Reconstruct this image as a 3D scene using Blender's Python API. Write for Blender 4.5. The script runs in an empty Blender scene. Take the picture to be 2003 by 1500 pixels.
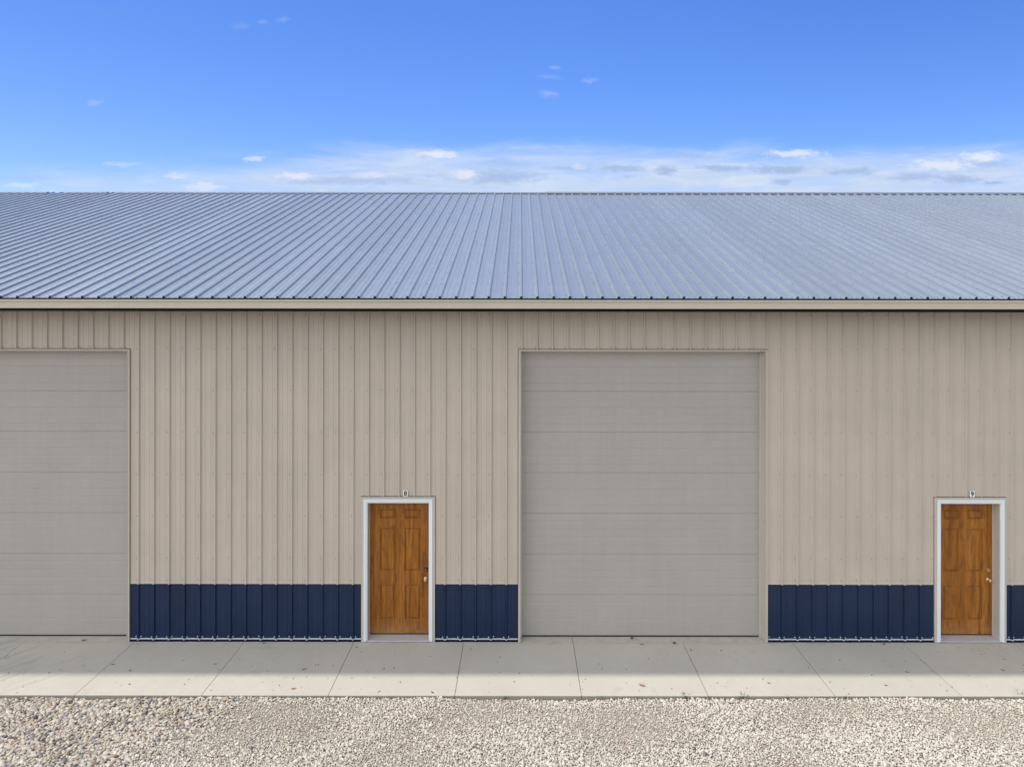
import bpy, bmesh, math, random
import numpy as np
from mathutils import Vector, Matrix, Euler

scene = bpy.context.scene
col = scene.collection
R = math.radians
random.seed(7)
rng = np.random.default_rng(11)

# ------------------------------------------------------------------ camera
F, VX, VY, CH = 1310.0, 1017.0, 592.0, 5.06      # focal (photo px), level-view point, eye height
cam_d = bpy.data.cameras.new('camera')
cam = bpy.data.objects.new('camera', cam_d); col.objects.link(cam)
cam.location = (0, -10, CH)
cam.rotation_euler = (R(90), -0.00125, 0)
cam_d.sensor_width = 36
cam_d.lens = 36 * F / 2003
cam_d.shift_x = -(VX - 1001.5) / 2003
cam_d.shift_y = -(750 - VY) / 2003
cam_d.clip_end = 3000
scene.camera = cam

# ------------------------------------------------------------------ sun, sky, exposure
SUN_TO = Vector((-math.cos(R(66)), 0.041 * math.sin(R(66)), math.sin(R(66)))).normalized()
SUN_EL = math.asin(SUN_TO.z)
SUN_ROT = math.atan2(SUN_TO.x, SUN_TO.y) % (2 * math.pi)
sun_d = bpy.data.lights.new('sun', 'SUN')
sun_d.energy = 2.35; sun_d.angle = R(1.7); sun_d.color = (1.0, 0.95, 0.86)
sun = bpy.data.objects.new('sun', sun_d); col.objects.link(sun)
sun.rotation_euler = SUN_TO.to_track_quat('Z', 'Y').to_euler()
sun.location = SUN_TO * 60

scene.view_settings.view_transform = 'Standard'
scene.view_settings.look = 'None'
scene.view_settings.gamma = 1
scene.view_settings.exposure = 0.35


class NT:
    """small helper to write node trees"""
    def __init__(self, tree):
        self.t = tree; self.t.nodes.clear()
    def n(self, typ, **kw):
        nd = self.t.nodes.new(typ)
        for k, v in kw.items():
            if k.startswith('i_'):
                nd.inputs[k[2:].replace('_', ' ')].default_value = v
            else:
                setattr(nd, k, v)
        return nd
    def l(self, a, b): self.t.links.new(a, b)
    def math(self, op, a, b=None, c=None, clamp=False):
        nd = self.n('ShaderNodeMath', operation=op, use_clamp=clamp)
        for i, v in enumerate((a, b, c)):
            if v is None: continue
            if isinstance(v, (int, float)): nd.inputs[i].default_value = v
            else: self.l(v, nd.inputs[i])
        return nd.outputs[0]
    def vmath(self, op, a, b=None):
        nd = self.n('ShaderNodeVectorMath', operation=op)
        for i, v in enumerate((a, b)):
            if v is None: continue
            if isinstance(v, tuple): nd.inputs[i].default_value = v
            else: self.l(v, nd.inputs[i])
        return nd
    def mix(self, fac, a, b, blend='MIX'):
        nd = self.n('ShaderNodeMix', data_type='RGBA', blend_type=blend)
        for s, v in ((nd.inputs[0], fac), (nd.inputs[6], a), (nd.inputs[7], b)):
            if isinstance(v, tuple): s.default_value = (*v, 1) if len(v) == 3 else v
            elif isinstance(v, (int, float)): s.default_value = v
            else: self.l(v, s)
        return nd.outputs[2]
    def noise(self, vec, scale, detail=4, rough=.55, dist=0):
        nd = self.n('ShaderNodeTexNoise'); nd.inputs['Scale'].default_value = scale
        nd.inputs['Detail'].default_value = detail; nd.inputs['Roughness'].default_value = rough
        nd.inputs['Distortion'].default_value = dist
        if vec is not None: self.l(vec, nd.inputs['Vector'])
        return nd
    def ramp(self, fac, stops, interp='LINEAR'):
        nd = self.n('ShaderNodeValToRGB'); cr = nd.color_ramp; cr.interpolation = interp
        while len(cr.elements) < len(stops): cr.elements.new(0.5)
        for e, (p, c) in zip(cr.elements, stops):
            e.position = p; e.color = (*c, 1) if isinstance(c, tuple) else (c, c, c, 1)
        self.l(fac, nd.inputs[0]); return nd.outputs[0]
    def maprange(self, v, a, b, c=0, d=1, smooth=False):
        nd = self.n('ShaderNodeMapRange', clamp=True)
        if smooth: nd.interpolation_type = 'SMOOTHSTEP'
        self.l(v, nd.inputs[0])
        for i, x in zip((1, 2, 3, 4), (a, b, c, d)): nd.inputs[i].default_value = x
        return nd.outputs[0]


world = bpy.data.worlds.new('World'); scene.world = world; world.use_nodes = True
w = NT(world.node_tree)
sky = w.n('ShaderNodeTexSky', sky_type='NISHITA', sun_disc=False, sun_elevation=SUN_EL,
          sun_rotation=SUN_ROT, altitude=300, air_density=1.0, dust_density=0.25, ozone_density=2.5)
SKY_STR = 0.15
tc = w.n('ShaderNodeTexCoord')
dirv = tc.outputs['Generated']
sep = w.n('ShaderNodeSeparateXYZ'); w.l(dirv, sep.inputs[0])
ysafe = w.math('MAXIMUM', sep.outputs[1], 0.05)
uu = w.math('DIVIDE', sep.outputs[0], ysafe)
vv = w.math('DIVIDE', sep.outputs[2], ysafe)
comb = w.n('ShaderNodeCombineXYZ'); w.l(uu, comb.inputs[0]); w.l(vv, comb.inputs[1])
uv = comb.outputs[0]
front = w.maprange(sep.outputs[1], 0.15, 0.4)
# cloud coordinates are directions: u, v = slopes of the ray, bumped by noise for ragged outlines
strv = w.vmath('MULTIPLY', uv, (1.0, 2.6, 1)).outputs[0]
nz = w.noise(strv, 26, 5, .62)
nzo = w.vmath('MULTIPLY', w.vmath('SUBTRACT', nz.outputs['Color'], (.5, .5, .5)).outputs[0], (.030, .014, 0)).outputs[0]
uvn = w.vmath('ADD', uv, nzo).outputs[0]


fine = w.noise(strv, 75, 5, .65)
ragged = w.math('MULTIPLY', w.math('SUBTRACT', fine.outputs[0], .5), 2.6)


def clouds(lst):
    out = None
    for (px, py, a, b, s) in lst:
        c = ((px - VX) / F, (VY - py) / F, 0)
        d = w.vmath('SUBTRACT', uvn, c).outputs[0]
        d = w.vmath('MULTIPLY', d, (F / a, F / b, 0)).outputs[0]
        L = w.vmath('LENGTH', d).outputs['Value']
        m = w.maprange(w.math('ADD', L, ragged), 1.5, 0.3, 0, s, smooth=True)
        out = m if out is None else w.math('MAXIMUM', out, m)
    return out


white = clouds([(858, 302, 32, 8, .95), (1555, 299, 50, 7, .85), (908, 343, 30, 9, .9), (1918, 306, 38, 9, 1), (1845, 322, 62, 10, .9),
                (577, 346, 36, 7, .9), (400, 367, 36, 8, .7), (498, 312, 20, 6, .6), (343, 346, 20, 5, .5), (45, 365, 30, 6, .5),
                (726, 344, 34, 6, .6), (183, 203, 13, 6, .15), (1074, 184, 16, 6, .18), (1155, 156, 15, 5, .17),
                (1087, 133, 10, 4, .15), (1072, 152, 26, 4, .1), (552, 40, 12, 6, .1), (517, 44, 9, 5, .11), (470, 53, 16, 6, .08), (235, 323, 30, 5, .35),
                (1735, 341, 26, 8, .45), (1130, 326, 14, 6, .5)])
grey = clouds([(965, 346, 95, 12, .75), (985, 322, 50, 9, .4), (705, 354, 110, 9, .6), (620, 354, 70, 8, .5), (1215, 329, 45, 7, .85), (1302, 333, 24, 10, .9), (1412, 329, 44, 7, .9),
               (1525, 331, 56, 8, .95), (1530, 357, 18, 5, .8), (1662, 335, 52, 7, .8), (1780, 346, 66, 8, .75),
               (1876, 350, 46, 8, .85), (1942, 357, 24, 5, .8), (1355, 305, 38, 6, .6), (1110, 329, 48, 5, .7),
               (1228, 346, 14, 3, .5), (1900, 322, 70, 10, .5), (60, 350, 60, 4, .3), (130, 330, 50, 4, .25), (640, 315, 30, 4, .3)])
# thin milky veil low above the horizon
wv = w.noise(w.vmath('MULTIPLY', dirv, (3.0, 3.0, 16)).outputs[0], 1.6, 5, .6, .4)
vtop = w.math('ADD', vv, w.math('MULTIPLY', w.math('SUBTRACT', wv.outputs[0], 0.5), 0.085))
vtop = w.math('SUBTRACT', vtop, w.math('MULTIPLY', w.maprange(uu, -.75, -.2), .034))
veil = w.maprange(vtop, 0.215, 0.158, 0, 1, smooth=True)
veil = w.math('MULTIPLY', veil, w.maprange(uu, -.75, -.25, .42, 1.0))
streak = w.noise(w.vmath('MULTIPLY', dirv, (4.0, 4.0, 40)).outputs[0], 1.8, 5, .6, .3)
veil = w.math('MULTIPLY', veil, w.maprange(streak.outputs[0], .3, .6, .6, 1.1))
veil = w.math('MULTIPLY', veil, front)
# clearer, deeper blue air than the standard atmosphere
hs = w.n('ShaderNodeHueSaturation'); hs.inputs['Hue'].default_value = .512; hs.inputs['Saturation'].default_value = 1.28; hs.inputs['Value'].default_value = 1.0
w.l(sky.outputs[0], hs.inputs['Color'])
c0 = hs.outputs[0]
lw = w.maprange(sep.outputs[0], .25, -.62)
c0 = w.mix(lw, w.vmath('MULTIPLY', c0, (.98, 1.0, 1.12)).outputs[0], w.vmath('MULTIPLY', c0, (.82, .80, .90)).outputs[0])
c0 = w.mix(w.maprange(sep.outputs[0], .05, .6), c0, w.vmath('MULTIPLY', c0, (.87, .88, .92)).outputs[0])
c1 = w.mix(veil, c0, (3.0, 3.65, 4.75))
wisp = w.noise(w.vmath('MULTIPLY', uv, (7, 34, 1)).outputs[0], 1.3, 6, .62, .8)
c1 = w.mix(w.math('MULTIPLY', w.maprange(wisp.outputs[0], .48, .68, 0, .75), veil), c1, (3.7, 4.15, 4.95))
c2 = w.mix(w.math('MULTIPLY', grey, w.math('MULTIPLY', front, 1.0)), c1, (2.0, 2.7, 4.15))
c3 = w.mix(w.math('MULTIPLY', white, front), c2, (4.1, 4.35, 5.0))
# unseen broken cloud added behind the camera as neutral fill light, stronger at left
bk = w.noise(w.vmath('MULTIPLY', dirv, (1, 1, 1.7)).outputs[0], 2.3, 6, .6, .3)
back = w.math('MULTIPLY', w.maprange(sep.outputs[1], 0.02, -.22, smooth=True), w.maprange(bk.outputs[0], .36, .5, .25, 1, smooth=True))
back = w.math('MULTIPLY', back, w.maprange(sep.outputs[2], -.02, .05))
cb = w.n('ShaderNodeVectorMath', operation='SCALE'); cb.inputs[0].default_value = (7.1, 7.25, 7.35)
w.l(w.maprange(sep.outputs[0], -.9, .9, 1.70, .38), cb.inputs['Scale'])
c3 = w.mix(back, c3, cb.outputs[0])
# unseen cloud bank added past the left edge to brighten the left roof
lb = w.math('MULTIPLY', w.maprange(sep.outputs[0], -.64, -.80, smooth=True), w.maprange(bk.outputs[0], .30, .46, .35, 1, smooth=True))
lb = w.math('MULTIPLY', lb, w.maprange(sep.outputs[2], .70, .50)); lb = w.math('MULTIPLY', lb, w.maprange(sep.outputs[2], -.02, .05))
c3 = w.mix(w.math('MULTIPLY', lb, w.maprange(sep.outputs[1], -.1, .1)), c3, (7.2, 7.3, 7.4))
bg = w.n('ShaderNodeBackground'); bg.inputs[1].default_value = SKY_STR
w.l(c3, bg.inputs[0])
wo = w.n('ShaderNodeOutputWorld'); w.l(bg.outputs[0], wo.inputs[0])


# ------------------------------------------------------------------ placing helpers
def X(px, y=0.0): return (px - VX) * (10 + y) / F
def Z(py, y=0.0): return CH - (py - VY) * (10 + y) / F
def ground(px, py, z=0.0):
    dep = (CH - z) * F / (py - VY)
    return Vector(((px - VX) * dep / F, dep - 10, z))


def tag(o, label=None, cat=None, group=None, kind=None):
    for k, v in (('label', label), ('category', cat), ('group', group), ('kind', kind)):
        if v: o[k] = v
    return o


def empty(name, loc=(0, 0, 0)):
    o = bpy.data.objects.new(name, None); o.location = loc; o.empty_display_size = .2
    col.objects.link(o); return o


def link(name, me, parent=None, mats=(), loc=None):
    o = bpy.data.objects.new(name, me)
    for m in mats: me.materials.append(m)
    col.objects.link(o)
    if parent is not None: o.parent = parent
    if loc is not None: o.location = loc
    return o


class MB:
    """vertex / face collector"""
    def __init__(self): self.v = []; self.f = []; self.m = []
    def face(self, pts, m=0):
        i = len(self.v); self.v += [tuple(p) for p in pts]; self.f.append(tuple(range(i, i + len(pts)))); self.m.append(m)
    def box(self, x0, x1, y0, y1, z0, z1, m=0):
        i = len(self.v)
        self.v += [(x, y, z) for x in (x0, x1) for y in (y0, y1) for z in (z0, z1)]
        for q in ((0, 1, 3, 2), (4, 6, 7, 5), (0, 4, 5, 1), (2, 3, 7, 6), (0, 2, 6, 4), (1, 5, 7, 3)):
            self.f.append(tuple(i + k for k in q)); self.m.append(m)
    def extrude_x(self, prof, x0, x1, m=0, caps=True):
        """prof: closed list of (y, z)"""
        i = len(self.v); n = len(prof)
        self.v += [(x0, y, z) for y, z in prof] + [(x1, y, z) for y, z in prof]
        for k in range(n):
            self.f.append((i + k, i + (k + 1) % n, i + n + (k + 1) % n, i + n + k)); self.m.append(m)
        if caps:
            self.f.append(tuple(i + k for k in range(n))); self.m.append(m)
            self.f.append(tuple(i + n + k for k in reversed(range(n)))); self.m.append(m)
    def cap(self, c, r, h, ax, up, m=0, n=6):
        """low screw head: centre, radius, height along normal ax, in-plane up vector"""
        ax = Vector(ax); up = Vector(up); rt = up.cross(ax)
        c = Vector(c); i = len(self.v)
        for rr, hh in ((r, 0), (r * .75, h)):
            for k in range(n):
                a = 2 * math.pi * k / n
                self.v.append(tuple(c + (rt * math.cos(a) + up * math.sin(a)) * rr + ax * hh))
        for k in range(n):
            self.f.append((i + k, i + (k + 1) % n, i + n + (k + 1) % n, i + n + k)); self.m.append(m)
        self.f.append(tuple(i + n + k for k in range(n))); self.m.append(m)
    def mesh(self, name, smooth=False, fix=True):
        me = bpy.data.meshes.new(name)
        me.from_pydata(self.v, [], self.f)
        me.polygons.foreach_set('material_index', self.m)
        if fix:
            bm = bmesh.new(); bm.from_mesh(me); bmesh.ops.recalc_face_normals(bm, faces=bm.faces); bm.to_mesh(me); bm.free()
        if smooth: me.polygons.foreach_set('use_smooth', [True] * len(me.polygons))
        me.update(); return me
    def build(self, name, parent, *mats, smooth=False, fix=True, bevel=0):
        o = link(name, self.mesh(name, smooth, fix), parent, mats)
        if bevel:
            b = o.modifiers.new('bevel', 'BEVEL'); b.width = bevel; b.segments = 2; b.limit_method = 'ANGLE'
        return o


# ------------------------------------------------------------------ materials
def mat(name):
    m = bpy.data.materials.new(name); m.use_nodes = True
    t = NT(m.node_tree)
    b = t.n('ShaderNodeBsdfPrincipled'); o = t.n('ShaderNodeOutputMaterial'); t.l(b.outputs[0], o.inputs[0])
    tcn = t.n('ShaderNodeTexCoord')
    return m, t, b, tcn.outputs['Object']


def bump(t, b, h, strength=.3, dist=.01):
    bp = t.n('ShaderNodeBump'); bp.inputs['Strength'].default_value = strength; bp.inputs['Distance'].default_value = dist
    t.l(h, bp.inputs['Height']); t.l(bp.outputs[0], b.inputs['Normal'])


def painted(name, c, rough=.45, metal=0.0, var=.06, grain=.05, oil=.0015, spec=.5):
    m, t, b, oc = mat(name)
    big = t.noise(oc, 1.3, 4, .6).outputs[0]
    fine = t.noise(oc, 170, 2, .6).outputs[0]
    streak = t.noise(t.vmath('MULTIPLY', oc, (16, 16, .7)).outputs[0], 1.0, 4, .6).outputs[0]
    v = t.math('ADD', t.maprange(big, .25, .75, 1 - var, 1 + var), t.maprange(fine, .25, .75, -grain, grain))
    v = t.math('ADD', v, t.maprange(streak, .3, .7, -var * .5, var * .5))
    cc = t.n('ShaderNodeCombineXYZ')
    for i in range(3): t.l(v, cc.inputs[i])
    t.l(t.vmath('MULTIPLY', cc.outputs[0], tuple(c)).outputs[0], b.inputs['Base Color'])
    b.inputs['Metallic'].default_value = metal
    t.l(t.maprange(t.noise(oc, 6, 4).outputs[0], .3, .7, rough - .06, rough + .08), b.inputs['Roughness'])
    b.inputs['Specular IOR Level'].default_value = spec
    h = t.noise(t.vmath('MULTIPLY', oc, (5, 5, 1.6)).outputs[0], 1, 3).outputs[0]
    bump(t, b, h, 1.0, oil)
    return m


M = {}
M['tan'] = painted('tan_painted_steel', (.490, .430, .370), .5)
M['tan_trim'] = painted('tan_trim_steel', (.50, .452, .39), .42, var=.04)
M['tan_screw'] = painted('tan_screw_heads', (.24, .205, .17), .4)
M['gutter'] = painted('gutter_enamel', (.52, .475, .385), .35, var=.04, grain=.02)
M['door_grey'] = painted('overhead_door_skin', (.372, .350, .330), .5, var=.04, grain=.06)
M['navy'] = painted('navy_painted_steel', (.0065, .021, .062), .36, var=.2, grain=.45, spec=.35)
M['navy_dark'] = painted('navy_trim_steel', (.004, .006, .014), .6, spec=.2)
M['white_metal'] = painted('white_flashing', (.56, .60, .66), .35, var=.05)
M['white_trim'] = painted('white_vinyl_casing', (.70, .76, .80), .4, var=.03, grain=.02)
M['silver_screw'] = painted('zinc_screw_heads', (.80, .80, .82), .3, metal=.2)
M['black_rubber'] = painted('black_rubber', (.02, .02, .02), .7)
M['plate'] = painted('white_plate', (.86, .87, .84), .4, var=.02, grain=.02)
M['ink'] = painted('black_vinyl', (.012, .012, .012), .5)
M['threshold'] = painted('aluminium_sill', (.50, .50, .52), .45, metal=.25, var=.08)


def make_roof_mat():
    m, t, b, oc = mat('bare_galvalume_roof')
    sp = t.n('ShaderNodeSeparateXYZ'); t.l(oc, sp.inputs[0])
    # each metre-wide sheet has its own slight tone
    sheet = t.math('FLOOR', t.math('DIVIDE', t.math('ADD', sp.outputs[0], 100.13), .9144))
    wn = t.n('ShaderNodeTexWhiteNoise', noise_dimensions='1D'); t.l(sheet, wn.inputs['W'])
    streak = t.noise(t.vmath('MULTIPLY', oc, (24, .7, .7)).outputs[0], 1.0, 5, .65).outputs[0]
    mott = t.noise(oc, 3.5, 5, .6).outputs[0]
    v = t.math('ADD', t.maprange(wn.outputs[0], 0, 1, -.04, .04), t.maprange(streak, .25, .75, .93, 1.07))
    v = t.math('ADD', v, t.maprange(mott, .3, .7, -.025, .025))
    cc = t.n('ShaderNodeCombineXYZ')
    for i in range(3): t.l(v, cc.inputs[i])
    t.l(t.vmath('MULTIPLY', cc.outputs[0], (.455, .485, .465)).outputs[0], b.inputs['Base Color'])
    b.inputs['Metallic'].default_value = .60
    t.l(t.maprange(t.noise(oc, 9, 4).outputs[0], .3, .7, .34, .40), b.inputs['Roughness'])
    h = t.noise(t.vmath('MULTIPLY', oc, (4, 1.5, 1.5)).outputs[0], 1, 3).outputs[0]
    bump(t, b, h, 1.0, .003)
    return m
M['roof'] = make_roof_mat()
M['roof_screw'] = painted('roof_screw_heads', (.15, .16, .18), .45)
M['ridge'] = painted('ridge_flashing', (.30, .32, .36), .4, metal=.4)


def make_wood():
    m, t, b, oc = mat('woodgrain_door_skin')
    oc0 = oc; oi = t.n('ShaderNodeObjectInfo'); sh = t.n('ShaderNodeVectorMath', operation='SCALE'); sh.inputs[0].default_value = (7, 3, 11)
    t.l(oi.outputs['Random'], sh.inputs['Scale']); oc = t.vmath('ADD', oc, sh.outputs[0]).outputs[0]
    st = t.vmath('MULTIPLY', oc, (1, 1, .085)).outputs[0]
    dis = t.noise(oc, 3.2, 3).outputs['Color']
    st2 = t.vmath('ADD', st, t.vmath('MULTIPLY', dis, (.035, 0, .01)).outputs[0]).outputs[0]
    g1 = t.noise(st2, 42, 7, .7, .35).outputs[0]
    g2 = t.noise(t.vmath('MULTIPLY', st2, (1, 1, .5)).outputs[0], 9, 5, .65, 1.2).outputs[0]
    knots = t.noise(t.vmath('MULTIPLY', oc, (1, 1, .28)).outputs[0], 8.5, 4, .6, 1.5).outputs[0]
    c = t.ramp(g2, [(.3, (.15, .048, .008)), (.46, (.33, .120, .012)), (.62, (.43, .180, .028)), (.8, (.30, .11, .016))])
    c = t.mix(t.maprange(g1, .36, .64, 0, .6), c, (.14, .045, .010))
    c = t.mix(t.maprange(knots, .52, .70, 0, .55), c, (.085, .036, .018))
    # scuffed, faded foot of the door
    sp = t.n('ShaderNodeSeparateXYZ'); t.l(oc0, sp.inputs[0])
    foot = t.math('MULTIPLY', t.maprange(sp.outputs[2], .30, .04), t.maprange(t.noise(oc, 11, 5, .7).outputs[0], .35, .7, .0, .6))
    c = t.mix(foot, c, (.40, .24, .12))
    t.l(c, b.inputs['Base Color'])
    b.inputs['Roughness'].default_value = .45; b.inputs['Specular IOR Level'].default_value = .3
    bump(t, b, g1, .25, .002)
    return m
M['wood'] = make_wood()


def metal(name, c, rough):
    m, t, b, oc = mat(name)
    t.l(t.mix(t.maprange(t.noise(oc, 60, 4).outputs[0], .35, .65), tuple(c), tuple(x * .6 for x in c)), b.inputs['Base Color'])
    b.inputs['Metallic'].default_value = .9; b.inputs['Roughness'].default_value = rough
    return m
M['brass'] = metal('worn_brass', (.75, .56, .27), .28)
M['bronze'] = metal('aged_bronze', (.12, .08, .06), .4)


def make_concrete():
    m, t, b, oc = mat('broomed_concrete')
    big = t.noise(oc, .9, 5, .6).outputs[0]
    mid = t.noise(oc, 7, 6, .65).outputs[0]
    fine = t.noise(oc, 190, 3, .6).outputs[0]
    broom = t.noise(t.vmath('MULTIPLY', oc, (90, 3, 3)).outputs[0], 1, 3).outputs[0]
    c = t.mix(t.maprange(big, .3, .7), (.465, .435, .375), (.52, .49, .425))
    c = t.mix(t.maprange(mid, .35, .68, 0, .35), c, (.42, .395, .345))
    c = t.mix(t.maprange(fine, .55, .75, 0, .35), c, (.33, .31, .28))
    # every slab a touch different
    sp = t.n('ShaderNodeSeparateXYZ'); t.l(oc, sp.inputs[0])
    idx = t.math('FLOOR', t.math('DIVIDE', t.math('ADD', sp.outputs[0], 163.4 - .80), 1.634))
    wn = t.n('ShaderNodeTexWhiteNoise', noise_dimensions='1D'); t.l(idx, wn.inputs['W'])
    c = t.mix(t.maprange(wn.outputs[0], 0, 1, 0, .28), c, (.43, .42, .385))
    # tyre scuffs in front of the left overhead door, small stains
    rot = t.n('ShaderNodeVectorRotate', rotation_type='Z_AXIS'); t.l(oc, rot.inputs['Vector']); rot.inputs['Angle'].default_value = R(-52)
    ty = t.noise(t.vmath('MULTIPLY', rot.outputs[0], (1.1, 13, 1)).outputs[0], 1, 3).outputs[0]
    msk = t.math('MULTIPLY', t.maprange(sp.outputs[0], -5.9, -6.8), t.maprange(ty, .52, .68, 0, .45))
    c = t.mix(msk, c, (.25, .24, .22))
    st = t.noise(oc, 3.1, 2, .5, .5).outputs[0]
    c = t.mix(t.maprange(st, .67, .74, 0, .22), c, (.30, .27, .22))
    # dark grime line close to the wall
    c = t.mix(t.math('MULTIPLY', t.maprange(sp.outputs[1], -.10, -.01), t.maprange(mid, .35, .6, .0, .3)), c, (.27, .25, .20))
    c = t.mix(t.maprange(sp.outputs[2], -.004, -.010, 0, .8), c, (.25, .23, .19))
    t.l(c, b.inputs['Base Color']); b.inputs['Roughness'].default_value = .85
    h = t.math('ADD', t.math('MULTIPLY', fine, .6), t.math('MULTIPLY', broom, .5))
    bump(t, b, h, .35, .003)
    return m
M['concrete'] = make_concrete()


def make_bed():
    m, t, b, oc = mat('gravel_bed')
    vo = t.n('ShaderNodeTexVoronoi', feature='F1'); vo.inputs['Scale'].default_value = 62; t.l(oc, vo.inputs['Vector'])
    wn = t.n('ShaderNodeTexWhiteNoise', noise_dimensions='3D'); t.l(vo.outputs['Color'], wn.inputs['Vector'])
    c = t.ramp(wn.outputs[0], [(0, (.26, .22, .17)), (.5, (.42, .375, .30)), (1, (.56, .51, .43))])
    c = t.mix(t.maprange(t.noise(oc, 1.1, 4).outputs[0], .4, .65, 0, .5), c, (.40, .355, .285))
    t.l(c, b.inputs['Base Color']); b.inputs['Roughness'].default_value = .9
    bump(t, b, t.math('SUBTRACT', 1, vo.outputs['Distance']), 1, .02)
    return m
M['bed'] = make_bed()


def make_stone(name, stops, rough=.8):
    m, t, b, oc = mat(name)
    at = t.n('ShaderNodeAttribute', attribute_name='tone')
    c = t.ramp(at.outputs['Fac'], stops)
    n = t.noise(oc, 130, 3, .6).outputs[0]
    c = t.mix(t.maprange(n, .4, .7, 0, .3), c, (.30, .27, .23))
    t.l(c, b.inputs['Base Color']); b.inputs['Roughness'].default_value = rough
    bump(t, b, n, .4, .003)
    return m
M['limestone'] = make_stone('crushed_limestone', [(0, (.07, .065, .07)), (.02, (.20, .18, .17)), (.05, (.33, .14, .08)), (.07, (.42, .37, .31)),
                                                  (.3, (.51, .46, .385)), (.6, (.60, .55, .475)), (.9, (.67, .625, .55)), (1, (.77, .735, .67))])
M['river'] = make_stone('river_pebbles', [(0, (.06, .06, .07)), (.06, (.17, .17, .19)), (.16, (.30, .29, .29)), (.22, (.33, .20, .13)), (.28, (.44, .37, .27)),
                                          (.45, (.46, .41, .33)), (.65, (.50, .46, .39)), (.85, (.58, .53, .45)), (1, (.70, .67, .60))], .6)


def make_plain(name, c1, c2, rough=.7, scale=30):
    m, t, b, oc = mat(name)
    t.l(t.mix(t.maprange(t.noise(oc, scale, 4).outputs[0], .35, .65), c1, c2), b.inputs['Base Color'])
    b.inputs['Roughness'].default_value = rough
    return m
M['weed'] = make_plain('weed_leaf', (.10, .17, .035), (.17, .24, .06))
M['leaf_brown'] = make_plain('dead_leaf', (.16, .08, .03), (.09, .05, .025))
M['leaf_orange'] = make_plain('orange_leaf', (.42, .19, .04), (.24, .10, .03))
M['leaf_dark'] = make_plain('dark_leaf', (.05, .04, .03), (.08, .06, .045))

# ------------------------------------------------------------------ the building
XL, XR = -32.0, 32.0
P = 0.2286                       # rib spacing
WALL_TOP = 4.93
WAINS = Z(1141)
HEAD = Z(687)                    # top of overhead door opening
EAVE_Y, EAVE_Z = -0.58, 5.12
RIDGE_Y, RIDGE_Z = 8.04, 5.12 + (8.04 + .58) / 3
G1 = (X(-232), X(250.5)); G2 = (X(1019), X(1497))
D1 = (X(712.5), X(847)); D2 = (X(1832), X(1963))
D_TOP = Z(975)
PHASE = X(991)

bld = empty('metal_building', (0, 0, 0))
tag(bld, 'long tan ribbed steel building with navy wainscot, grey metal roof and overhead doors', 'building')


def profile(x0, x1, phase, hr=.024, w0=.040, w1=.017, mh=.0033):
    """list of (x, height) of a ribbed sheet between x0 and x1"""
    pts = []
    k0 = math.floor((x0 - phase) / P) - 1; k1 = math.ceil((x1 - phase) / P) + 1
    for k in range(k0, k1):
        c = phase + k * P
        pts += [(c - w0 / 2, 0), (c - w1 / 2, hr), (c + w1 / 2, hr), (c + w0 / 2, 0)]
        for q in (P / 3, 2 * P / 3):
            pts += [(c + q - .010, 0), (c + q - .006, mh), (c + q + .006, mh), (c + q + .010, 0)]
    def at(x):
        for (a, ha), (b, hb) in zip(pts, pts[1:]):
            if a <= x <= b: return ha + (hb - ha) * (x - a) / (b - a) if b > a else ha
        return 0
    ins = [p for p in pts if x0 < p[0] < x1]
    return [(x0, at(x0))] + ins + [(x1, at(x1))]


def rib_wall(mb, x0, x1, z0, z1, y=0.0, m=0, sgn=-1):
    pr = profile(x0, x1, PHASE)
    i = len(mb.v)
    for x, h in pr:
        mb.v.append((x, y + sgn * h, z0)); mb.v.append((x, y + sgn * h, z1))
    for k in range(len(pr) - 1):
        a = i + 2 * k
        mb.f.append((a, a + 2, a + 3, a + 1) if sgn < 0 else (a, a + 1, a + 3, a + 2)); mb.m.append(m)


def screws_row(mb, x0, x1, z, m, y=0.0, r=.0082, both=False, jit=.006):
    k0 = math.ceil((x0 - PHASE) / P) - 1; k1 = math.floor((x1 - PHASE) / P) + 1
    for k in range(k0, k1 + 1):
        for dx in ((.036, -.036) if both else (-.034,)):
            x = PHASE + k * P + dx
            if x0 + .012 < x < x1 - .012:
                mb.cap((x + random.uniform(-.004, .004), y - .0005, z + random.uniform(-jit, jit)), r, .005, (0, -1, 0), (0, 0, 1), m)


TR = .035    # trim face width round openings
TG = TR + .006
spans = [(XL, G1[0] - TG), (G1[1] + TG, D1[0] - TG), (D1[1] + TG, G2[0] - TG), (G2[1] + TG, D2[0] - TG), (D2[1] + TG, XR)]
mb = MB()
for a, b_ in spans: rib_wall(mb, a, b_, WAINS, WALL_TOP)
for a, b_ in (G1, G2): rib_wall(mb, a - TG, b_ + TG, HEAD + .033, WALL_TOP)
for a, b_ in (D1, D2): rib_wall(mb, a - TG, b_ + TG, D_TOP + .037, WALL_TOP)
rows = [Z(p) for p in (763.5, 846, 928, 1010, 1092)]
for a, b_ in spans:
    for z in rows + [Z(1134)]: screws_row(mb, a, b_, z, 1)
    screws_row(mb, a, b_, Z(683), 1)
    screws_row(mb, a, b_, WALL_TOP - .05, 1)
for a, b_ in (G1, G2): screws_row(mb, a, b_, HEAD + .045, 1, both=True)
for a, b_ in (D1, D2):
    for z in rows:
        if z > D_TOP + .1: screws_row(mb, a - TR, b_ + TR, z, 1)
mb.build('wall', bld, M['tan'], M['tan_screw'], fix=False)

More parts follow.
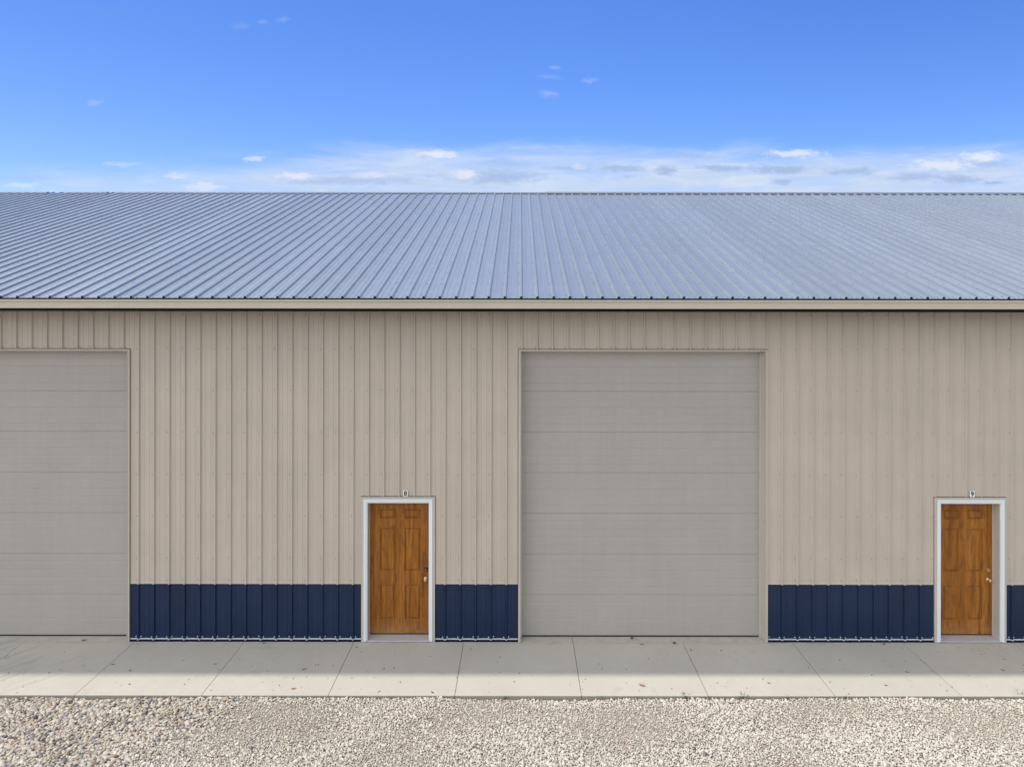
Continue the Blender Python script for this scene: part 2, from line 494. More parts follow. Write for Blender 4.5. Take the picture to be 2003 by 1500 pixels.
# back and gable walls (never seen from the front, but the building is whole)
mb = MB()
rib_wall(mb, XL, XR, 0, WALL_TOP, 16.08, 0, 1)
for x, s in ((XL, 1), (XR, -1)):
    q = [(x, 0, 0), (x, 0, WALL_TOP), (x, 0, 5.28), (x, RIDGE_Y, RIDGE_Z - .05), (x, 16.08, 5.28), (x, 16.08, 0)]
    mb.face(q if s > 0 else q[::-1])
mb.build('wall', bld, M['tan'], fix=False)

# wainscot, one piece per bay, with its bright base flashing and the trim along its top
for a, b_ in spans:
    mb = MB(); rib_wall(mb, a, b_, .052, WAINS - .006, .0, 0)
    screws_row(mb, a, b_, .075, 1, both=True, r=.0085)
    wn_ = mb.build('wainscot', bld, M['navy'], M['silver_screw'], fix=False)
    mb = MB()
    # flashing lip follows the ribs
    pr = profile(a, b_, PHASE)
    for (x0, h0), (x1, h1) in zip(pr, pr[1:]):
        o0, o1 = h0 + .010, h1 + .010
        mb.face([(x0, -o0, .050), (x1, -o1, .050), (x1, .004, .054), (x0, .004, .054)])
        mb.face([(x0, -o0, .038), (x1, -o1, .038), (x1, -o1, .050), (x0, -o0, .050)])
    mb.build('base_flashing', wn_, M['white_metal'], fix=False)
    mb = MB(); mb.box(a, b_, -.010, .01, .002, .0375); mb.build('base_angle', wn_, M['navy_dark'])
    mb = MB()
    for (x0, h0), (x1, h1) in zip(pr, pr[1:]):
        o0, o1 = h0 + .006, h1 + .006
        mb.face([(x0, -o0, WAINS - .007), (x1, -o1, WAINS - .007), (x1, -o1, WAINS + .011), (x0, -o0, WAINS + .011)])
        mb.face([(x0, -o0, WAINS + .011), (x1, -o1, WAINS + .011), (x1, .001, WAINS + .016), (x0, .001, WAINS + .016)])
    mb.build('transition_trim', wn_, M['tan_trim'], fix=False)


# roof
def roof_sheet(mb, y0, z0, y1, z1, phase, screws=True):
    dy, dz = y1 - y0, z1 - z0; L = math.hypot(dy, dz)
    sl = Vector((0, dy / L, dz / L)); nrm = Vector((0, -dz / L, dy / L))
    if nrm.z < 0: nrm = -nrm
    pr = profile(XL - .3, XR + .3, phase, .030, .046, .022, .0040)
    i = len(mb.v)
    cuts = [0, .33, .66, 1]
    for x, h in pr:
        for c in cuts:
            p = Vector((x, y0, z0)) + sl * (L * c) + nrm * h; mb.v.append(tuple(p))
    nc = len(cuts)
    for k in range(len(pr) - 1):
        for j in range(nc - 1):
            a = i + nc * k + j
            mb.f.append((a, a + nc, a + nc + 1, a + 1)); mb.m.append(0)
    if screws:
        k0 = int((XL - phase) / P); k1 = int((XR - phase) / P)
        for r_ in range(15):
            s = .09 + r_ * .61
            if s > L - .15: break
            for k in range(k0, k1):
                x = phase + k * P - .036
                if abs(x) > 17: continue
                p = Vector((x + random.uniform(-.005, .005), y0, z0)) + sl * (s + random.uniform(-.012, .012)) + nrm * .0003
                mb.cap(p, .0095, .006, nrm, sl, 1)
                if r_ == 0: mb.cap(Vector((x + .072, y0, z0)) + sl * (s - .02) + nrm * .0003, .0085, .006, nrm, sl, 1)


mb = MB(); roof_sheet(mb, EAVE_Y, EAVE_Z, RIDGE_Y, RIDGE_Z, X(1019.5, -.58))
roof = mb.build('roof', bld, M['roof'], M['roof_screw'], fix=False)
mb = MB(); roof_sheet(mb, 16.66, EAVE_Z, RIDGE_Y, RIDGE_Z, X(1019.5, -.58), False)
mb.build('roof', bld, M['roof'], fix=True)
# ridge caps: a taller run on the right, a flatter one that stops and starts on the left
def ridge_cap(x0, x1, wd, h, m):
    mb = MB(); s = 1 / 3
    z = RIDGE_Z + h
    pr = [(RIDGE_Y - wd, z - wd * s - .004), (RIDGE_Y - wd, z - wd * s + .012), (RIDGE_Y - .03, z + .012), (RIDGE_Y + .03, z + .012),
          (RIDGE_Y + wd, z - wd * s + .012), (RIDGE_Y + wd, z - wd * s - .004), (RIDGE_Y, z - .006)]
    mb.extrude_x(pr, x0, x1); mb.build('ridge_cap', roof, m, fix=True)
xr = X(1068, RIDGE_Y)
ridge_cap(xr, XR + .3, .15, .030, M['ridge'])
for a, b_ in ((-40, 95), (130, 212), (228, 1067)):
    ridge_cap(X(a, RIDGE_Y) if a > 0 else XL - .3, X(b_, RIDGE_Y), .10, .020, M['ridge'])
mb = MB(); mb.box(XL, XR, RIDGE_Y - .05, RIDGE_Y + .05, RIDGE_Z - .14, RIDGE_Z - .03); mb.build('ridge_beam', roof, M['navy_dark'])

# fascia, soffit, dark closure under the sheet ends
mb = MB()
mb.box(XL, XR, EAVE_Y + .02, EAVE_Y + .045, 4.932, EAVE_Z - .010)
mb.box(XL, XR, EAVE_Y + .045, -.022, 4.932, 4.945)
mb.box(XL, XR, 16.08 + .022, 16.64, 4.932, 5.10)
mb.build('fascia', bld, M['navy_dark'])
mb = MB()
pr = profile(XL, XR, X(1019.5, -.58), .030, .046, .022, .0040)
for (x0, h0), (x1, h1) in zip(pr, pr[1:]):
    mb.face([(x0, EAVE_Y + .012, EAVE_Z - .03), (x1, EAVE_Y + .012, EAVE_Z - .03), (x1, EAVE_Y + .012, EAVE_Z + h1 - .001), (x0, EAVE_Y + .012, EAVE_Z + h0 - .001)])
mb.build('closure_strip', roof, M['black_rubber'], fix=False)

# K-style gutter
gy = EAVE_Y + .018
mb = MB()
gt = 5.094; gb = 4.974
outer = [(gy, gt - .01), (gy, gb), (gy - .075, gb), (gy - .090, gb + .004), (gy - .092, gb + .016), (gy - .084, gb + .022), (gy - .086, gb + .055),
         (gy - .112, gt - .030), (gy - .114, gt - .022), (gy - .122, gt - .020), (gy - .124, gt), (gy - .112, gt + .002), (gy - .110, gt - .012),
         (gy - .080, gb + .055), (gy - .078, gb + .008), (gy - .004, gb + .008), (gy - .004, gt - .01)]
outer = [(gy, gt - .01), (gy, gb), (gy - .092, gb), (gy - .104, gb + .003), (gy - .106, gb + .017), (gy - .099, gb + .021), (gy - .104, gt - .028),
         (gy - .112, gt - .025), (gy - .124, gt - .021), (gy - .126, gt - .002), (gy - .112, gt + .001), (gy - .110, gt - .012),
         (gy - .096, gt - .028), (gy - .092, gb + .008), (gy - .004, gb + .008), (gy - .004, gt - .01)]
mb.extrude_x(outer, XL - .3, XR + .3)
gut = mb.build('gutter', bld, M['gutter'])
for px in (145, 1181, 1800):
    mb = MB(); mb.box(X(px, -.7) - .02, X(px, -.7) + .02, gy - .1285, gy - .1262, gt - .020, gt - .003)
    mb.build('seam_clip', gut, M['tan_trim'])


def opening_trim(x0, x1, top, dep, name='opening_trim', zb=.004, face=TR):
    """J trim and jamb liner round an opening"""
    mb = MB()
    f = -.024
    mb.box(x0 - face, x0 - .0, f, .003, zb, top + .026)         # left face
    mb.box(x1 + .0, x1 + face, f, .003, zb, top + .026)
    mb.box(x0, x1, f, .003, top, top + .026)
    mb.box(x0 - .012, x0, .004, dep, zb, top + .01)
    mb.box(x1, x1 + .012, .004, dep, zb, top + .01)
    mb.box(x0, x1, .004, dep, top, top + .012)
    # raised outer bead
    mb.box(x0 - .009, x0 - .002, f - .006, f - .0005, zb, top + .008)
    mb.box(x1 + .002, x1 + .009, f - .006, f - .0005, zb, top + .008)
    mb.box(x0 - .001, x1 + .001, f - .006, f - .0005, top + .002, top + .009)
    return mb.build(name, bld, M['tan_trim'])


# overhead doors
def overhead_door(g, lab, nsec=7):
    x0, x1 = g
    DD = .15; bot = .006; top = HEAD
    opening_trim(x0, x1, top, DD + .06)
    root_mb = MB(); root_mb.box(x0 - .03, x1 + .03, DD + .045, DD + .06, 0.0, top + .03)
    door = root_mb.build('overhead_door', bld, M['door_grey']); tag(door, lab)
    sh = (top - bot - .02) / nsec
    for s in range(nsec):
        zb = bot + .02 + s * sh; zt = zb + sh - .003
        mb = MB()
        n = 5; st = (zt - zb) / n
        prof = [(DD + .042, zb), (DD + .0015, zb), (DD, zb + .003)]
        for k in range(1, n):
            zc = zb + k * st
            if k % 2: prof += [(DD, zc - .005), (DD + .0028, zc - .0015), (DD + .0028, zc + .0015), (DD, zc + .005)]
            else: prof += [(DD, zc - .010), (DD + .0018, zc - .005), (DD + .0018, zc + .003), (DD, zc + .007)]
        prof += [(DD, zt - .003), (DD + .002, zt), (DD + .042, zt)]
        mb.extrude_x(prof, x0 + .004, x1 - .004)
        mb.build('door_section', door, M['door_grey'])
    mb = MB(); mb.box(x0 + .004, x1 - .004, DD + .002, DD + .03, .0045, bot + .018); mb.build('bottom_seal', door, M['black_rubber'])
    mb = MB()   # vinyl stop moulding
    mb.box(x0 + .0005, x0 + .022, DD - .030, DD - .003, .006, top - .002)
    mb.box(x1 - .040, x1 - .0005, DD - .030, DD - .003, .006, top - .002)
    mb.box(x0 + .023, x1 - .023, DD - .030, DD - .003, top - .022, top - .001)
    mb.box(x1 - .014, x1 - .0006, DD - .10, DD - .0305, .006, top - .002)
    mb.build('door_stop', door, M['tan_trim'])
overhead_door(G1, 'beige grey overhead door cut off by the left edge of the photo')
overhead_door(G2, 'beige grey overhead door between the entry doors numbered 8 and 9')


# entry doors
def door_face(mb, x0, x1, z0, z1, y, rects):
    xs = sorted({x0, x1} | {r[0] for r in rects} | {r[1] for r in rects})
    zs = sorted({z0, z1} | {r[2] for r in rects} | {r[3] for r in rects})
    def ring(r, a, ya, b_, yb):
        A = [(r[0] + a, ya, r[2] + a), (r[1] - a, ya, r[2] + a), (r[1] - a, ya, r[3] - a), (r[0] + a, ya, r[3] - a)]
        B = [(r[0] + b_, yb, r[2] + b_), (r[1] - b_, yb, r[2] + b_), (r[1] - b_, yb, r[3] - b_), (r[0] + b_, yb, r[3] - b_)]
        for k in range(4): mb.face([A[k], A[(k + 1) % 4], B[(k + 1) % 4], B[k]])
        return B
    for xa, xb in zip(xs, xs[1:]):
        for za, zb in zip(zs, zs[1:]):
            hit = [r for r in rects if r[0] <= xa and xb <= r[1] and r[2] <= za and zb <= r[3]]
            if not hit: mb.face([(xa, y, za), (xb, y, za), (xb, y, zb), (xa, y, zb)])
    for r in rects:
        ring(r, 0, y, .010, y + .015); ring(r, .010, y + .015, .015, y + .015)
        mb.face(ring(r, .015, y + .015, .032, y + .001))


def lathe(mb, prof, c, n=20, m=0):
    """prof: (radius, y) turned round the y axis"""
    i = len(mb.v)
    for r, y in prof:
        for k in range(n):
            a = 2 * math.pi * k / n
            mb.v.append((c[0] + r * math.cos(a), c[1] + y, c[2] + r * math.sin(a)))
    for j in range(len(prof) - 1):
        for k in range(n):
            a = i + j * n + k; b_ = i + j * n + (k + 1) % n
            mb.f.append((a, b_, b_ + n, a + n)); mb.m.append(m)


def entry_door(d, num, px, lab, handle):
    x0, x1 = d
    fw = .056; DY = .150; top = D_TOP; zb = .02
    # tan J trim outside the casing
    mb = MB()
    mb.box(x0 - TR, x0 - .002, -.022, .003, .004, top + .028)
    mb.box(x1 + .002, x1 + TR, -.022, .003, .004, top + .028)
    mb.box(x0 - .002, x1 + .002, -.022, .003, top + .003, top + .028)
    mb.build('opening_trim', bld, M['tan_trim'])
    ix0, ix1, itop = x0 + fw, x1 - fw, top - .062
    # slab
    mb = MB()
    sx0, sx1 = ix0 + .004, ix1 - .004; sz0 = .040; sz1 = itop - .004
    W = sx1 - sx0; H = sz1 - sz0
    cx = (sx0 + sx1) / 2; pw = W * .262; gap = W * .078
    cols = ((cx - gap - pw, cx - gap), (cx + gap, cx + gap + pw))
    rws = ((.110, .365), (.470, .790), (.862, .935))
    rects = [(a, b_, sz0 + H * p, sz0 + H * q) for a, b_ in cols for p, q in rws]
    door_face(mb, sx0, sx1, sz0, sz1, DY, rects)
    mb.face([(sx0, DY, sz0), (sx0, DY, sz1), (sx0, DY + .044, sz1), (sx0, DY + .044, sz0)])
    mb.face([(sx1, DY, sz0), (sx1, DY + .044, sz0), (sx1, DY + .044, sz1), (sx1, DY, sz1)])
    mb.face([(sx0, DY + .044, sz0), (sx0, DY + .044, sz1), (sx1, DY + .044, sz1), (sx1, DY + .044, sz0)])
    # base the mesh at the door's own foot so that each skin's grain differs
    slab_mb = mb
    org = Vector((cx, 0, 0))
    slab_mb.v = [(v[0] - org.x, v[1], v[2]) for v in slab_mb.v]
    slab = slab_mb.build('entry_door', bld, M['wood'], fix=True)
    slab.location = org; tag(slab, lab)
    def sub(mb_, name, *mats, **kw):
        mb_.v = [(v[0] - org.x, v[1], v[2]) for v in mb_.v]
        return mb_.build(name, slab, *mats, **kw)
    # white casing with stepped profile
    mb = MB()
    f = -.030
    mb.box(x0, ix0 - .020, f, .0, .012, top); mb.box(ix0 - .0195, ix0, f + .008, .0, .012, itop)
    mb.box(ix1 + .020, x1, f, .0, .012, top); mb.box(ix1, ix1 + .0195, f + .008, .0, .012, itop)
    mb.box(ix0 - .0195, ix1 + .0195, f + .001, .0, itop + .022, top - .001); mb.box(ix0 - .0194, ix1 + .0194, f + .009, .0, itop, itop + .0215)
    mb.box(ix0 - .020, ix1 + .020, f - .004, f + .0005, top - .018, top - .010)
    sub(mb, 'door_casing', M['white_trim'], bevel=.0015)
    # jamb liner
    mb = MB()
    mb.box(ix0 - .014, ix0, .001, DY + .03, .020, itop + .012)
    mb.box(ix1, ix1 + .014, .001, DY + .03, .020, itop + .012)
    mb.box(ix0, ix1, .001, DY + .03, itop, itop + .012)
    mb.box(ix0 + .0005, ix0 + .004, DY - .022, DY - .004, .03, itop - .001)
    mb.box(ix1 - .011, ix1 - .0005, DY - .018, DY - .004, .03, itop - .001)
    sub(mb, 'door_jamb', M['tan_trim'])
    mb = MB()
    mb.extrude_x([(DY + .03, .002), (DY + .03, .038), (DY - .01, .036), (-.018, .024), (-.022, .020), (-.022, .012), (-.012, .002)], ix0 - .018, ix1 + .018)
    sub(mb, 'threshold', M['threshold'])
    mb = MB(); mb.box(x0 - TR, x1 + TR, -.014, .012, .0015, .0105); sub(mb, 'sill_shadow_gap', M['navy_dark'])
    mb = MB(); mb.box(sx0 + .002, sx1 - .002, DY - .006, DY - .0005, .0375, .052); sub(mb, 'door_sweep', M['bronze'])
    # lockset
    hx = sx1 - .062; hz = sz0 + H * .412
    knobm, boltm = handle
    mb = MB()
    lathe(mb, [(.0, -.0), (.034, -.0), (.034, -.006), (.028, -.011), (.013, -.014), (.011, -.030), (.018, -.036), (.027, -.046), (.028, -.056), (.023, -.064), (.010, -.067), (0, -.067)], (hx, DY, hz))
    sub(mb, 'doorknob', M[knobm], smooth=True)
    mb = MB()
    lathe(mb, [(0, 0), (.033, 0), (.033, -.008), (.027, -.020), (.014, -.022), (.013, -.025), (0, -.025)], (hx, DY, hz + .145))
    sub(mb, 'deadbolt', M[boltm], smooth=False)
    mb = MB(); mb.box(hx - .0015, hx + .0015, DY - .0262, DY - .0252, hz + .139, hz + .151); mb.box(hx - .009, hx + .009, DY - .0251, DY - .0245, hz + .136, hz + .154)
    sub(mb, 'keyhole', M['brass'])
    # number plate above
    pz = Z(965, -.03); xp = X(px, -.03)
    mb = MB(); mb.box(xp - .034, xp + .034, -.0285, -.0225, pz - .045, pz + .045)
    plate = mb.build('number_plate', bld, M['plate']); tag(plate, 'small white plate with black number ' + num)
    cu = bpy.data.curves.new('numeral', 'FONT'); cu.body = num; cu.size = .1; cu.extrude = .0008; cu.offset = .0035
    cu.align_x = 'CENTER'
    to = bpy.data.objects.new('numeral_source', cu); col.objects.link(to)
    dg = bpy.context.evaluated_depsgraph_get(); dg.update()
    me = bpy.data.meshes.new_from_object(to.evaluated_get(dg)); bpy.data.objects.remove(to); 
    co = np.empty(len(me.vertices) * 3); me.vertices.foreach_get('co', co); co = co.reshape(-1, 3)
    mn, mx = co.min(0), co.max(0)
    s = np.array([.047 / (mx[0] - mn[0]), .076 / (mx[1] - mn[1]), 1]); co = (co - (mn + mx) / 2) * s
    co = np.stack([co[:, 0] + xp, -.0292 + co[:, 2] * -1, co[:, 1] + pz], 1)
    me.vertices.foreach_set('co', co.ravel().astype(np.float32)); me.materials.clear(); me.update()
    link('numeral', me, plate, (M['ink'],))


entry_door(D1, '8', 793.5, 'woodgrain entry door under number 8 with dark deadbolt', ('brass', 'bronze'))
entry_door(D2, '9', 1902.5, 'woodgrain entry door under number 9 with brass deadbolt', ('brass', 'brass'))

# ------------------------------------------------------------------ pavement, ground
SLAB_F = -1.362
JX, JS = .80, 1.634
mb = MB()
k0 = int((XL - JX) / JS) - 1; k1 = int((XR - JX) / JS) + 1
for k in range(k0, k1):
    a = JX + k * JS + .0035; b_ = JX + (k + 1) * JS - .0035
    r_ = .006
    prof = [(-.032, -.15), (-.032, -.002), (-.036, .0)]
    prof = [(-.030, -.15), (-.030, 0), (SLAB_F + r_ * 1.6, 0), (SLAB_F + .004, -.003), (SLAB_F, -r_ * 1.6), (SLAB_F, -.15)]
    mb.extrude_x(prof, a, b_)
# foundation strip under the wall line and through the door openings
mb.box(XL, X(1121), -.026, .6, -.15, .002)
mb.box(X(1121) + .006, XR, -.026, .6, -.15, .002)
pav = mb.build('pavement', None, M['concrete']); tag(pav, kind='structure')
# grey joint filler / soil at the bottom of the joints
mb = MB(); mb.box(XL, XR, SLAB_F + .03, -.03, -.16, -.010); o = mb.build('joint_filler', None, M['leaf_dark']); tag(o, kind='structure')


def gh(x, y):
    return (-.037 + .012 * np.sin(x * .9 + 1) * np.sin(y * 1.3) + .008 * np.sin(x * 2.3 + y * 1.7) + .006 * np.sin(x * 5.1 - y * 3.9 + 2)
            - .012 * np.clip(1 - np.abs(y + 2.05) / .25, 0, 1))

# ground: one sheet reaching the horizon, finer near the camera's view
xs = np.concatenate([[-1500, -300, -60], np.linspace(-20, 20, 161), [60, 300, 1500]])
ys = np.concatenate([[-1500, -300, -60, -20, -10], np.linspace(-6, -1.0, 51), [0, 20, 60, 300, 1500]])
gx, gy_ = np.meshgrid(xs, ys)
gz = gh(gx, gy_) - .012
gz[(gy_ > -1.35)] = -.10
gz[(np.abs(gx) > 21) | (gy_ < -6.5)] = -.07
verts = np.stack([gx.ravel(), gy_.ravel(), gz.ravel()], 1)
nx = len(xs)
faces = [(j * nx + i, j * nx + i + 1, (j + 1) * nx + i + 1, (j + 1) * nx + i) for j in range(len(ys) - 1) for i in range(nx - 1)]
me = bpy.data.meshes.new('ground'); me.from_pydata(verts.tolist(), [], faces); me.update()
g = link('ground', me, None, (M['bed'],)); tag(g, kind='structure')


# ------------------------------------------------------------------ stones
def ico(sub):
    bm = bmesh.new(); bmesh.ops.create_icosphere(bm, subdivisions=sub, radius=1)
    v = np.array([v.co[:] for v in bm.verts]); f = np.array([[q.index for q in p.verts] for p in bm.faces]); bm.free(); return v, f


def rotmats(n, tilt):
    a = rng.uniform(0, 2 * np.pi, n); b_ = rng.normal(0, tilt, n); c = rng.normal(0, tilt, n)
    ca, sa, cb, sb, cc, sc = np.cos(a), np.sin(a), np.cos(b_), np.sin(b_), np.cos(c), np.sin(c)
    Rz = np.zeros((n, 3, 3)); Rz[:, 0, 0] = ca; Rz[:, 0, 1] = -sa; Rz[:, 1, 0] = sa; Rz[:, 1, 1] = ca; Rz[:, 2, 2] = 1
    Rx = np.zeros((n, 3, 3)); Rx[:, 0, 0] = 1; Rx[:, 1, 1] = cb; Rx[:, 1, 2] = -sb; Rx[:, 2, 1] = sb; Rx[:, 2, 2] = cb
    Ry = np.zeros((n, 3, 3)); Ry[:, 0, 0] = cc; Ry[:, 0, 2] = sc; Ry[:, 2, 0] = -sc; Ry[:, 2, 2] = cc; Ry[:, 1, 1] = 1
    return Rx @ Ry @ Rz


def stones(name, pos, rad, sub, flat, jitter, tilt, tone, material, label, smooth):
    v, f = ico(sub); n = len(pos); nv = len(v)
    sc = np.stack([rng.uniform(.8, 1.35 if sub == 1 else 1.65, n), rng.uniform(.65, 1.0, n), rng.uniform(*flat, n)], 1) * rad[:, None]
    V = np.repeat(v[None], n, 0)
    V = V * (1 + rng.uniform(-jitter, jitter, (n, nv, 1)))
    V = V * sc[:, None, :]
    V = np.einsum('nij,nkj->nki', rotmats(n, tilt), V) + pos[:, None, :]
    Fc = (f[None] + (np.arange(n) * nv)[:, None, None]).reshape(-1, 3)
    me = bpy.data.meshes.new(name)
    me.vertices.add(n * nv); me.vertices.foreach_set('co', V.reshape(-1).astype(np.float32))
    nf = len(Fc)
    me.loops.add(nf * 3); me.loops.foreach_set('vertex_index', Fc.reshape(-1).astype(np.int32))
    me.polygons.add(nf); me.polygons.foreach_set('loop_start', (np.arange(nf) * 3).astype(np.int32))
    me.polygons.foreach_set('use_smooth', np.full(nf, smooth))
    at = me.attributes.new('tone', 'FLOAT', 'POINT'); at.data.foreach_set('value', np.repeat(tone, nv).astype(np.float32))
    me.update(calc_edges=True)
    o = link(name, me, None, (material,)); tag(o, label, 'gravel', kind='stuff'); return o


def grid(x0, x1, y0, y1, sp, jit):
    a = np.arange(x0, x1, sp); b_ = np.arange(y0, y1, sp)
    A, B = np.meshgrid(a, b_); A = A.ravel(); B = B.ravel()
    A = A + rng.uniform(-jit, jit, A.shape) * sp; B = B + rng.uniform(-jit, jit, B.shape) * sp
    return A, B


def river_mask(x, y):
    # pebble patch on the left: wide by the pavement, narrower towards the camera, ragged edge
    edge = -3.55 + (y + 1.4) * .75 + .18 * np.sin(y * 9) + .12 * np.sin(y * 23 + 1)
    return x < edge + rng.normal(0, .22, x.shape)


A, B = grid(-11.5, 11.5, -6.2, SLAB_F - .012, .0198, .6)
keep = ~river_mask(A, B) & (rng.uniform(0, 1, A.shape) < np.clip((B + 6.2) / 2.9, 0, 1) ** 1.5); A, B = A[keep], B[keep]
patch = np.sin(A * 1.7 + 2) * np.sin(B * 2.9 + A) + .5 * np.sin(A * 4.3 + B * 5)
fines = np.clip(.45 + rng.normal(0, .22, A.shape) + .9 * (np.sin(A * .8 + 1.2) * np.sin(B * 3.4 + A * .7 + .4) + .5 * np.sin(A * 2.9 - B * 2.1)) - .9 * np.exp(-((B - SLAB_F) / .22) ** 2), 0, 1)
rad = np.clip(rng.lognormal(math.log(.0108), .32, A.shape), .0055, .026) * (1.10 - .24 * fines)
z = gh(A, B) + rng.uniform(-.006, .007, A.shape) * (1 - .6 * fines) + rad * .1 - .006 * fines
tone = np.clip(rng.beta(3.6, 2.0, A.shape) * (1 - .30 * fines) + .05 * np.clip(A / 4, -1, 1) + .03 * patch, 0.075, 1)
odd = rng.uniform(0, 1, A.shape); tone[odd < .02] = rng.uniform(0, .06, (odd < .02).sum())
stones('gravel', np.stack([A, B, z], 1), rad, 1, (.55, .9), .22, .6, tone, M['limestone'],
       'pale crushed limestone gravel along the concrete apron', False)
print('limestone', len(A))
A, B = grid(-11.5, -1.8, -3.7, SLAB_F - .018, .034, .5)
keep = river_mask(A, B); A, B = A[keep], B[keep]
rad = np.clip(rng.lognormal(math.log(.0195), .25, A.shape), .011, .034)
z = gh(A, B) + rng.uniform(-.006, .008, A.shape) + rad * .05
tone = np.clip(rng.beta(1.7, 1.5, A.shape) - .08 + .12 * np.sin(A * 3.1) * np.sin(B * 4.3 + A), 0, 1)
P1 = np.stack([A, B, z], 1)
A2, B2 = grid(-11.5, -1.8, -3.7, SLAB_F - .015, .027, .6)
keep = river_mask(A2, B2); A2, B2 = A2[keep], B2[keep]
r2 = np.clip(rng.lognormal(math.log(.013), .2, A2.shape), .008, .02)
z2 = gh(A2, B2) + rng.uniform(-.012, .000, A2.shape)
t2 = np.clip(rng.beta(1.7, 1.8, A2.shape) - .05, 0, 1)
stones('pebbles', np.concatenate([P1, np.stack([A2, B2, z2], 1)]), np.concatenate([rad, r2]), 2, (.5, .8), .05, .35,
       np.concatenate([tone, t2]), M['river'], 'rounded mixed river pebbles at the left end of the gravel', True)
print('river', len(A) + len(A2))


# ------------------------------------------------------------------ weeds, leaves, grit
def weed(px, py, h, lab, z=0.0, blades=16, dirn=None):
    g0 = ground(px, py, z)
    mb = MB()
    for k in range(blades):
        a = random.uniform(0, 2 * math.pi); L = 1.35 * h * random.uniform(.5, 1.15); sp = random.uniform(.3, .95)
        wv_ = random.uniform(.003, .006); d = Vector((math.cos(a), math.sin(a), 0))
        if dirn is not None: d = (d + Vector(dirn)).normalized()
        sd = Vector((-d.y, d.x, 0)); pts = []
        for s in (0, .35, .7, 1):
            c = d * (L * sp * s) + Vector((0, 0, L * (s - .45 * s * s * sp)))
            pts.append((c, wv_ * (1 - s) ** .6 * (1.2 if s else .7)))
        o0 = Vector((random.uniform(-.012, .012), random.uniform(-.005, .005), 0))
        for (c0, w0), (c1, w1) in zip(pts, pts[1:]):
            mb.face([o0 + c0 - sd * w0, o0 + c0 + sd * w0, o0 + c1 + sd * w1, o0 + c1 - sd * w1])
    o = mb.build('weed', None, M['weed'], fix=False); o.location = g0
    tag(o, lab, 'weed', 'weeds in the joints and along the pavement edge')


weed(988, 1366, .055, 'low weed on the pavement edge right of entry door 8', -.045)
weed(1177, 1368, .040, 'tiny weed at the pavement edge below the left half of the middle overhead door', -.045)
weed(1343, 1366, .085, 'bright weed at the pavement edge below the right half of the middle overhead door', -.045, 22)
weed(1383, 1367, .045, 'small weed at the pavement edge beside a slab joint', -.045)
weed(1455, 1367, .085, 'spreading weed at the pavement edge below the right jamb of the overhead door', -.045, 24)
weed(1543, 1367, .050, 'weed clump at the pavement edge below the left end of the right wainscot', -.045)
weed(1657, 1367, .055, 'weed clump at the pavement edge below the middle of the right wainscot', -.045)
weed(1996, 1360, .075, 'weed at the pavement edge at the far right of the photo', -.045)
weed(165, 1254, .035, 'sprig growing at the sill of the left overhead door', .0, 12, (0, -.5, 0))
weed(517, 1259, .035, 'sprig at the foot of the navy wainscot left of entry door 8', .0, 10, (0, -.8, 0))
weed(1730, 1259, .045, 'sprig at the foot of the navy wainscot just left of entry door 9', .0, 12, (0, -.8, 0))


def leaf(px, py, L, rot, m, lab, z=.0015, wf=.42):
    g0 = ground(px, py, z)
    bm = bmesh.new(); n = 7; rows_ = []
    for i in range(n):
        s = i / (n - 1); wd = L * wf * math.sin(math.pi * min(1, s * .95 + .04)) ** .8 * .5
        x = (s - .5) * L; zz = .18 * L * (2 * s - 1) ** 2
        cr = .25 * wd
        rows_.append([bm.verts.new((x, wd, zz + cr + random.uniform(0, .1) * wd)), bm.verts.new((x, 0, zz)), bm.verts.new((x, -wd, zz + cr + random.uniform(0, .3) * wd))])
    for a, b_ in zip(rows_, rows_[1:]):
        for k in range(2): bm.faces.new((a[k], a[k + 1], b_[k + 1], b_[k]))
    me = bpy.data.meshes.new('fallen_leaf'); bm.to_mesh(me); bm.free()
    me.polygons.foreach_set('use_smooth', [True] * len(me.polygons))
    o = link('fallen_leaf', me, None, (M[m],)); o.location = g0; o.rotation_euler = (0, 0, R(rot))
    tag(o, lab, 'leaf', 'fallen leaves on the pavement')


leaf(1257, 1340, .085, -25, 'leaf_orange', 'orange leaf on the sunlit slab below the middle overhead door')
leaf(596, 1309, .068, 35, 'leaf_orange', 'orange brown leaf in the shaded part of the pavement left of entry door 8')
leaf(575, 1347, .066, 20, 'leaf_orange', 'rust leaf on the sunlit strip left of entry door 8')
leaf(535, 1350, .026, -70, 'leaf_orange', 'small rust leaf on the sunlit strip near the gravel')
leaf(414, 1350, .030, 30, 'leaf_orange', 'small rust leaf next to a slab joint on the sunlit strip')
leaf(255, 1312, .045, 60, 'leaf_brown', 'brown leaf on the shadow line near the left overhead door')
leaf(222, 1300, .050, 15, 'leaf_dark', 'dark narrow leaf lying on a slab joint near the left overhead door')
leaf(422, 1299, .040, 30, 'leaf_brown', 'curled brown leaf in the shade below the navy wainscot')
leaf(164, 1303, .032, 25, 'leaf_brown', 'small brown leaf in the shade at the left of the pavement')
leaf(370, 1329, .026, 80, 'leaf_dark', 'small dark leaf on the sunlit strip left of a slab joint')
leaf(699, 1266, .042, 40, 'leaf_dark', 'dark leaf beside the joint in front of entry door 8')
leaf(752, 1308, .036, 75, 'leaf_dark', 'dark crumpled leaf in the shade in front of entry door 8')
leaf(847, 1354, .048, -35, 'leaf_dark', 'grey curled leaf near the gravel below entry door 8')
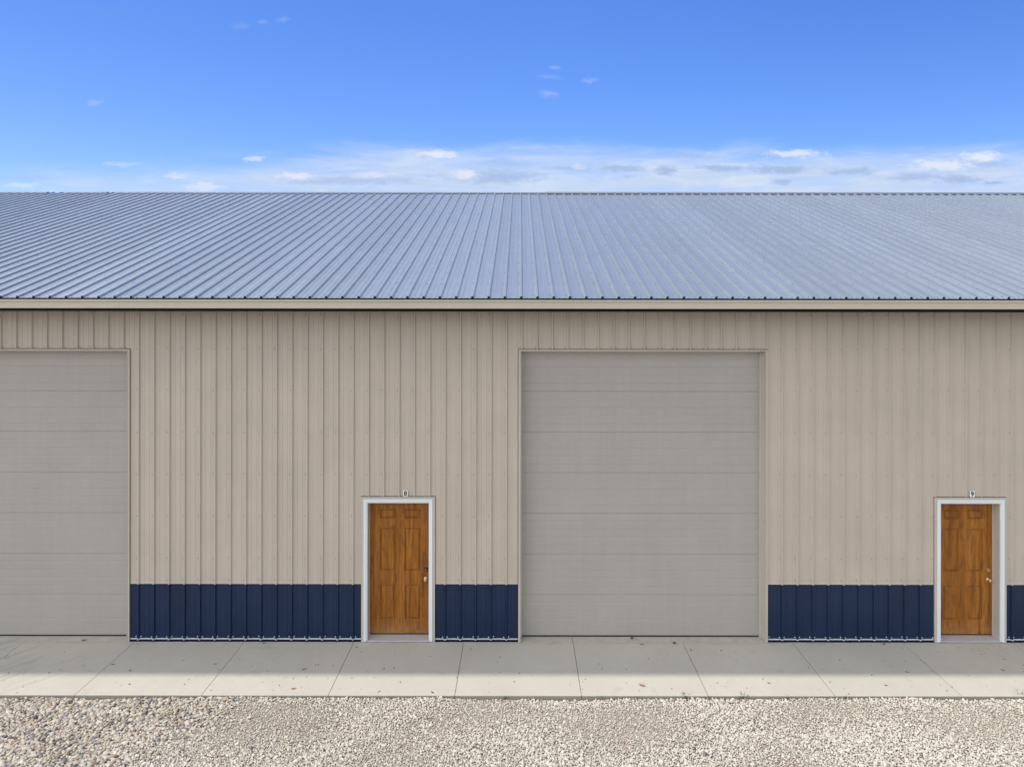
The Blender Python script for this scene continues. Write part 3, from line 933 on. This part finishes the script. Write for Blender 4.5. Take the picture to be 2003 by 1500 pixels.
leaf(784, 1334, .030, 60, 'leaf_dark', 'small dark leaf on the sunlit strip below entry door 8')
leaf(1173, 1298, .032, -10, 'leaf_dark', 'dark speck of leaf in the middle slab in the shade')
leaf(1269, 1287, .030, 45, 'leaf_dark', 'dark leaf in the shade below the right half of the middle overhead door')
leaf(1775, 1313, .050, -35, 'leaf_brown', 'thin brown leaf in the shade below entry door 9')
leaf(1734, 1339, .045, -10, 'leaf_brown', 'brown leaf on the sunlit strip left of entry door 9')
leaf(1505, 1335, .045, -40, 'leaf_brown', 'slender brown leaf on the sunlit strip below the right jamb of the middle overhead door')
leaf(1846, 1256, .040, -5, 'leaf_dark', 'dark leaf at the threshold of entry door 9')
leaf(1962, 1309, .050, -45, 'leaf_dark', 'long dark leaf in the shade right of entry door 9')
leaf(1921, 1278, .030, -30, 'leaf_dark', 'small dark leaf in the shade just below entry door 9')
leaf(1965, 1288, .034, -25, 'leaf_brown', 'small brown leaf in the shade near the right edge of the photo')
leaf(1237, 1248, .060, 80, 'leaf_brown', 'withered leaf caught under the middle overhead door', .004, .7)
leaf(1320, 1257, .055, 10, 'leaf_dark', 'dark crumbled leaf on the sill of the middle overhead door', .004, .8)
leaf(1256, 1259.5, .060, 0, 'leaf_dark', 'flat dark leaf litter along the sill joint of the middle overhead door', .004, .3)

# grit: crumbs strewn on the slabs
n = 620
gxs = rng.uniform(-9, 9, n); gys = rng.uniform(SLAB_F + .02, -.06, n)
v, f = ico(1)
mbv = []; mbf = []
for i in range(n):
    s = float(np.clip(rng.lognormal(math.log(.0032), .5), .0015, .009))
    q = v * (1 + rng.uniform(-.3, .3, (len(v), 1))) * np.array([s * rng.uniform(.8, 1.8), s, s * .6]) + np.array([gxs[i], gys[i], s * .45])
    mbf += (f + len(mbv)).tolist(); mbv += q.tolist()
me = bpy.data.meshes.new('grit'); me.from_pydata(mbv, [], mbf); me.update()
o = link('grit', me, None, (M['leaf_dark'],)); tag(o, 'fine dark crumbs of dirt scattered over the concrete pavement', 'grit', kind='stuff')
